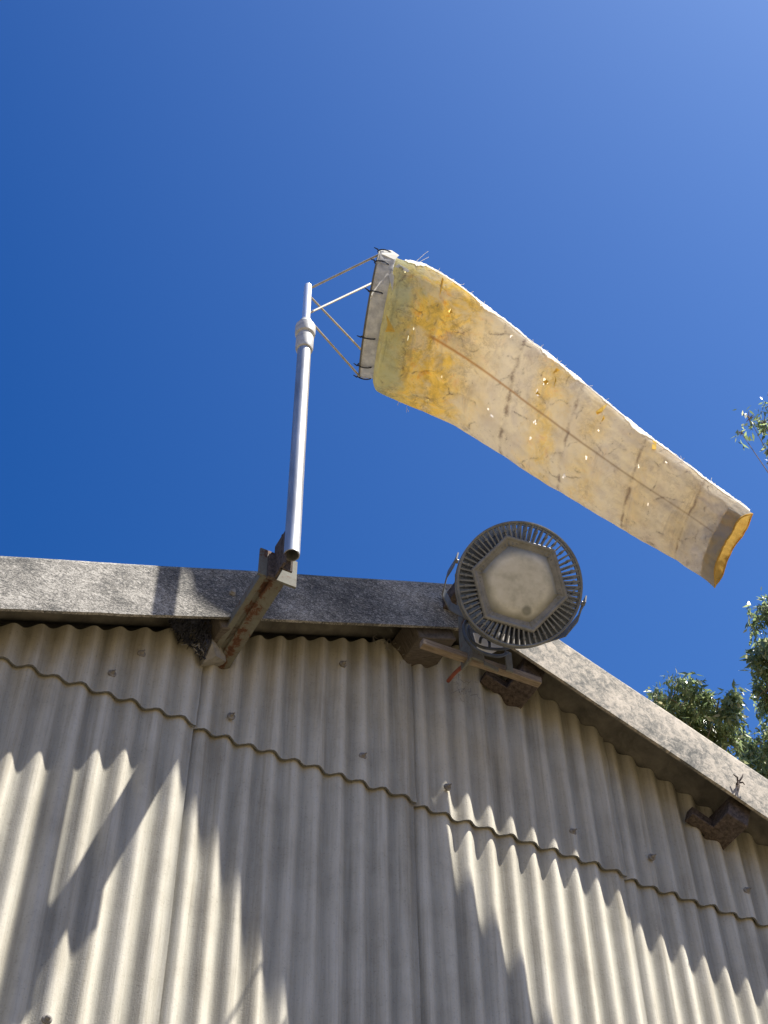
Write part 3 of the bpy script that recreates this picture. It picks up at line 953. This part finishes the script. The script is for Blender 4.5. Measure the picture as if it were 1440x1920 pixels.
# darker ring toward the bezel = clear glass showing the dark reflector behind it
vd = lt.n('ShaderNodeVectorMath', _operation='DISTANCE'); lt.l(lo_, vd.inputs[0]); vd.inputs[1].default_value = tuple(FC + FN * 0)
rr_ = lt.math('ADD', lt.math('DIVIDE', vd.outputs['Value'], RF), lt.math('MULTIPLY', lt.math('SUBTRACT', lt.noise(lo_, 14, 3, .6), .5), .12))
lm = lt.ramp(rr_, [(.44, 0.0), (.53, .6), (.60, .85)])
lcol = lt.mix(lm, lcol, (.11, .115, .10))
sd_ = lt.n('ShaderNodeVectorMath', _operation='DISTANCE'); lt.l(lo_, sd_.inputs[0]); sd_.inputs[1].default_value = tuple(fp(RF * .44, -79, .0))
spot = lt.ramp(lt.math('DIVIDE', sd_.outputs['Value'], RF), [(.06, .7), (.10, 0.0)])
lcol = lt.mix(spot, lcol, (.10, .11, .09))
lt.set(lcol, .38, 0, .5)
lt.b.inputs['Coat Weight'].default_value = .25
lt.bump(ln, .1, .002)
mb = MB(); n = 12; prev = None; vsx = []; fsx = []
rings = [(.64, -.0065), (.60, -.002), (.55, .003), (.4, .006), (.2, .007)]
for rr2, h in rings:
    for k in range(n):
        a = HA + 360 / n * k
        rad = RF * rr2 * (1.0 if k % 2 == 0 else .90)
        vsx.append(fp(rad, a, h))
for L_ in range(len(rings) - 1):
    for k in range(n):
        k2 = (k + 1) % n; fsx.append((L_ * n + k, L_ * n + k2, (L_ + 1) * n + k2, (L_ + 1) * n + k))
vsx.append(fp(0, 0, .0075)); c_ = len(vsx) - 1
for k in range(n): fsx.append(((len(rings) - 1) * n + k, (len(rings) - 1) * n + (k + 1) % n, c_))
mb.add(vsx, fsx)
mb.build('lens', lt.m, flood, angle=25)
# LED board ghosting under lens: small square
# yoke: U strap with arms at both pivots
px_axis = (Vector((1, 0, 0)) - FN * FN.x).normalized()
q_ax = FN.cross(px_axis).normalized()
if q_ax.z > 0: q_ax = -q_ax
def yk(s, u, dq=0): return FC + px_axis * s * (RF + .012) + FN * (-u) + q_ax * dq
mb = MB()
path = [yk(-1, .00, -.02), yk(-1, .03, .0), yk(-1.03, .07, .03), yk(-.98, .14, .07), yk(-.78, .20, .095), yk(-.4, .225, .105), yk(.4, .225, .105), yk(.78, .20, .095), yk(.98, .14, .07), yk(1.03, .07, .03), yk(1, .03, 0), yk(1, .0, -.02)]
# flat strap swept: width along q_ax
vsx = []; fsx = []
sm = []
for i in range(len(path) - 1):
    for j in range(4): sm.append(path[i].lerp(path[i + 1], j / 4))
sm.append(path[-1])
wdir = (q_ax * .8 + FN * .3).normalized()
for i, p in enumerate(sm):
    t_ = (sm[min(i + 1, len(sm) - 1)] - sm[max(i - 1, 0)]).normalized()
    wv_ = (wdir - t_ * wdir.dot(t_)).normalized(); nv = t_.cross(wv_)
    for a_, b_ in ((-1, -1), (1, -1), (1, 1), (-1, 1)): vsx.append(p + wv_ * .014 * a_ + nv * .002 * b_)
for i in range(len(sm) - 1):
    for k in range(4): fsx.append((i * 4 + k, i * 4 + (k + 1) % 4, (i + 1) * 4 + (k + 1) % 4, (i + 1) * 4 + k))
fsx += [(0, 3, 2, 1), tuple((len(sm) - 1) * 4 + k for k in range(4))]
mb.add(vsx, fsx)
mb.build('yoke', M['alu'], flood, angle=50)
for s_ in (-1, 1):
    c_ = yk(s_, .01, -.005); mb = MB()
    mb.lathe(c_ - px_axis * s_ * .012, px_axis * s_, [(.0, .004), (.007, .004), (.007, .014), (.005, .016), (0, .016)], 12)
    mb.build('pivot_bolt', M['alu'], flood)
# cable coil hung under the lamp
cb = thing('power_cable', 'black cable looped beneath the round floodlight', 'cable')
mb = MB()
def cpath(pts, y):
    P_ = [at(x, yy, y + dy) for x, yy, dy in pts]
    out = []
    for i in range(len(P_) - 1):
        p0, p1, p2, p3 = P_[max(i - 1, 0)], P_[i], P_[i + 1], P_[min(i + 2, len(P_) - 1)]
        for j in range(8):
            q = j / 8
            out.append(.5 * ((2 * p1) + (p2 - p0) * q + (2 * p0 - 5 * p1 + 4 * p2 - p3) * q * q + (3 * p1 - p0 - 3 * p2 + p3) * q ** 3))
    out.append(P_[-1]); return out
mb.tube(cpath([(893, 1172, 0), (878, 1164, -.01), (870, 1172, -.02), (871, 1190, -.02), (880, 1206, -.02), (897, 1220, -.015), (918, 1228, -.01), (938, 1230, 0), (952, 1224, .01)], -.40), .0055, 8)
mb.tube(cpath([(885, 1168, .0), (878, 1180, -.01), (884, 1200, -.01), (900, 1212, -.01), (925, 1217, 0), (950, 1216, 0), (962, 1208, .01)], -.38), .0048, 8)
mb.tube(cpath([(900, 1205, 0), (902, 1196, 0), (910, 1194, 0), (917, 1202, 0), (918, 1212, 0)], -.39), .0045, 8)
mb.build('cable_loop', M['cable'], cb)
# added white plate, its colour stands in for a sunlit patch
mb = MB()
pl = [at(888, 1186, -.36), at(925, 1194, -.36), at(944, 1214, -.36), at(920, 1226, -.345), at(896, 1215, -.345)]
mb.prism(pl, (0, .004, .0015))
mb.build('sunlit_patch', M['white'], cb, smooth=False)

# mounting post, feet and timber batten
mt = thing('lamp_bracket', 'rusty steel upright bracket holding the floodlight at the gable peak', 'bracket')
mb = MB()
b0_ = at(896, 1238, -.33); t0_ = at(862, 1036, -.33)
zt0 = t0_.z
mb.box((b0_.x + .0, -.33, (b0_.z + zt0) / 2), (.022, 0, 0), (0, .004, 0), (0, 0, (zt0 - b0_.z) / 2))
mb.box((b0_.x - .020, -.30, (b0_.z + zt0) / 2 - .02), (.004, 0, 0), (0, .03, 0), (0, 0, (zt0 - b0_.z) / 2 - .02))
mb.build('upright', M['rusty'], mt, smooth=False, bevel=.001)
mb = MB()
mb.box((b0_.x + .03, -.24, 5.36), (.036, 0, 0), (0, .085, 0), (0, 0, .004))
mb.box((b0_.x - .002, -.24, 5.385), (.004, 0, 0), (0, .085, 0), (0, 0, .020))
mb.build('arm', M['rust'], mt, smooth=False, bevel=.001)
mb = MB()
f0, f1 = at(950, 1226, -.335), at(958, 1256, -.335)
mb.box(((f0.x + f1.x) / 2, -.335, (f0.z + f1.z) / 2), (.011, 0, 0), (0, .003, 0), (0, 0, abs(f0.z - f1.z) / 2 + .01))
mb.build('foot_strap', M['rusty'], mt, smooth=False)
mb = MB()
f0 = at(921, 1250, -.335)
mb.box((f0.x, -.335, f0.z), (.024, 0, -.003), (0, .003, 0), (0, 0, .008))
mb.build('foot_plate', M['rusty'], mt, smooth=False)
bt0, bt1 = at(790, 1206, -.30), at(1012, 1280, -.30)
mb = MB()
cc = (bt0 + bt1) / 2; dd = (bt1 - bt0) / 2
mb.box(cc, dd, (0, .012, 0), (0, 0, .0125))
o = mb.build('timber_batten', M['bar'], bevel=.002, smooth=False)
tag(o, 'narrow weathered timber batten fixed horizontally below the floodlight', 'batten')
mb = MB()
mb.tube(cpath([(874, 1240, -.18), (866, 1250, -.12), (853, 1262, -.06), (840, 1277, .0)], -.02), [.0065] * 24 + [.006], 10)
tag(mb.build('red_rod', M['red']), 'faded red rod slanting from the batten back to the wall', 'rod')

# ---------------------------------------------------------------- eucalyptus trees beyond the shed
lf = NT('gum_leaf'); lco = lf.coord()
geo = lf.n('ShaderNodeNewGeometry')
lc = lf.ramp(geo.outputs['Random Per Island'], [(0, (.13, .19, .09)), (.5, (.24, .31, .13)), (.85, (.34, .41, .19)), (1, (.50, .48, .28))])
lf.set(lc, .30, 0, 1.0)
trn = lf.n('ShaderNodeBsdfTranslucent'); lf.l(lc, trn.inputs[0]); mxs = lf.n('ShaderNodeMixShader'); mxs.inputs[0].default_value = .55
lf.l(lf.b.outputs[0], mxs.inputs[1]); lf.l(trn.outputs[0], mxs.inputs[2]); lf.l(mxs.outputs[0], lf.out.inputs[0])
def leaves(clumps, seed, L=.13):
    rg = np.random.default_rng(seed); V = []; 
    for (c, R_, n) in clumps:
        n = int(n * .45)
        # sub-sprays scattered unevenly through the clump, twigs hanging in each spray
        ns_ = max(5, int(n // 75))
        d = rg.normal(size=(ns_, 3)); d /= np.linalg.norm(d, axis=1)[:, None]
        sc_ = np.array(c) + d * (rg.uniform(.15, 1.15, ns_) ** .6)[:, None] * np.array([R_, R_, R_ * .85])
        sr = R_ * rg.uniform(.12, .36, ns_)
        nt_ = max(12, n // 11)
        si = rg.integers(0, ns_, nt_)
        tips = sc_[si] + rg.normal(size=(nt_, 3)) * sr[si][:, None] * np.array([.62, .62, .5])
        idx = rg.integers(0, nt_, n)
        p = tips[idx] + rg.normal(size=(n, 3)) * np.array([.045, .045, .10])
        n = len(p)
        dirs = rg.normal(size=(n, 3)) * .55 + np.array([0, 0, -.8]); dirs /= np.linalg.norm(dirs, axis=1)[:, None]
        sd = np.cross(dirs, rg.normal(size=(n, 3))); sd /= np.linalg.norm(sd, axis=1)[:, None]
        ln_ = L * rg.uniform(.7, 1.4, n)[:, None]; wd_ = ln_ * rg.uniform(.11, .18, n)[:, None]
        nv = np.cross(dirs, sd)
        V.append(np.stack([p, p + dirs * ln_ * .45 + sd * wd_ + nv * ln_ * .06, p + dirs * ln_ + nv * ln_ * .0, p + dirs * ln_ * .45 - sd * wd_ + nv * ln_ * .06], 1))
    return np.concatenate(V, 0)
def leaf_mesh(name, V, mat, parent):
    n = len(V); me = bpy.data.meshes.new(name)
    me.vertices.add(4 * n); me.vertices.foreach_set('co', V.reshape(-1).astype(np.float32))
    me.loops.add(4 * n); me.loops.foreach_set('vertex_index', np.arange(4 * n, dtype=np.int32))
    me.polygons.add(n); me.polygons.foreach_set('loop_start', np.arange(0, 4 * n, 4, dtype=np.int32))
    me.materials.append(mat); me.update(calc_edges=True); me.validate()
    o = bpy.data.objects.new(name, me); COL.objects.link(o); o.parent = parent
    return o
def tree(name, label, base, clumps, seed, r0, group):
    t = thing(name, label, 'tree', group)
    top = max((Vector(c) for c, R_, n in clumps), key=lambda p: p.z)
    base = Vector(base)
    H = top.z
    mb = MB(); N = 10; tp = []
    rg = random.Random(seed)
    for i in range(N + 1):
        q = i / N
        p = base.lerp(Vector((top.x * .7 + base.x * .3, top.y * .7 + base.y * .3, H)), q)
        tp.append(p + Vector((math.sin(q * 5 + seed) * .25, math.cos(q * 4 + seed) * .25, 0)) * q)
    mb.tube(tp, [r0 * (1 - .88 * i / N) for i in range(N + 1)], 12)
    mb.build('trunk', M['bark'], t)
    mb = MB()
    for c, R_, n in clumps:
        c = Vector(c)
        s_ = min(tp[:-1], key=lambda p: (p - c).length + (2.0 if p.z > c.z - .6 else 0))
        mid = s_.lerp(c, .5) + Vector((rg.uniform(-.2, .2), rg.uniform(-.2, .2), -.12 * (c - s_).length))
        mb.tube([s_, mid, c], [.05, .03, .012] if R_ > .3 else [.014, .010, .005], 6)
        for _ in range(9):
            e = c + Vector((rg.gauss(0, 1), rg.gauss(0, 1), rg.gauss(0, .8))).normalized() * R_ * rg.uniform(.6, 1)
            m_ = c.lerp(e, .5) + Vector((0, 0, .08 * R_))
            mb.tube([c, m_, e], [.012, .008, .003], 5)
    mb.build('branches', M['bark'], t)
    leaf_mesh('crown', leaves(clumps, seed), lf.m, t)
    return t
D1 = 25.0
def cl(px, py, rpx, n, dist=D1):
    return (along(px, py, dist), rpx / F * dist, n)
big = [cl(1450, 1150, 42, 1500), cl(1470, 1215, 52, 2200), cl(1440, 1235, 38, 1400, 24.5), cl(1462, 1310, 55, 2200), cl(1440, 1290, 30, 900, 24.6), cl(1440, 1400, 45, 1800), cl(1425, 1440, 40, 1500, 24.4),
       cl(1490, 1440, 60, 2200), cl(1550, 1180, 80, 2500), cl(1560, 1320, 90, 2800), cl(1620, 1050, 90, 2500, 26), cl(1540, 960, 70, 1600, 26), cl(1480, 860, 45, 700, 26),
       cl(1433, 795, 20, 150, 26), cl(1405, 785, 14, 80, 26), cl(1390, 812, 9, 40, 26), cl(1447, 760, 17, 110, 26), cl(1500, 790, 50, 700, 26), cl(1680, 1250, 100, 2500, 26), cl(1650, 1450, 110, 2500, 26), cl(1720, 900, 90, 1800, 27)]
bx = along(1640, 1300, 25.5)
tree('gum_tree', 'tall dark gum tree with hanging leaves at the right edge of the picture', (bx.x, bx.y, 0), big, 3, .38, 'gum trees beyond the shed')
sm_ = [cl(1262, 1312, 38, 1300, 22), cl(1300, 1325, 46, 1900, 22.3), cl(1345, 1335, 38, 1300, 22), cl(1235, 1310, 22, 500, 22), cl(1340, 1375, 30, 800, 22.2), cl(1290, 1370, 55, 1900, 22.4), cl(1350, 1430, 60, 2000, 22.6), cl(1370, 1385, 16, 250, 22),
       cl(1270, 1430, 70, 2200, 22.8), cl(1180, 1400, 60, 1800, 23), cl(1160, 1520, 90, 2500, 23), cl(1300, 1560, 100, 2800, 23), cl(1430, 1560, 80, 2200, 23)]
bx = along(1290, 1500, 22.8)
tree('gum_tree', 'smaller leafy gum tree whose rounded top shows just above the right barge board', (bx.x, bx.y, 0), sm_, 9, .26, 'gum trees beyond the shed')
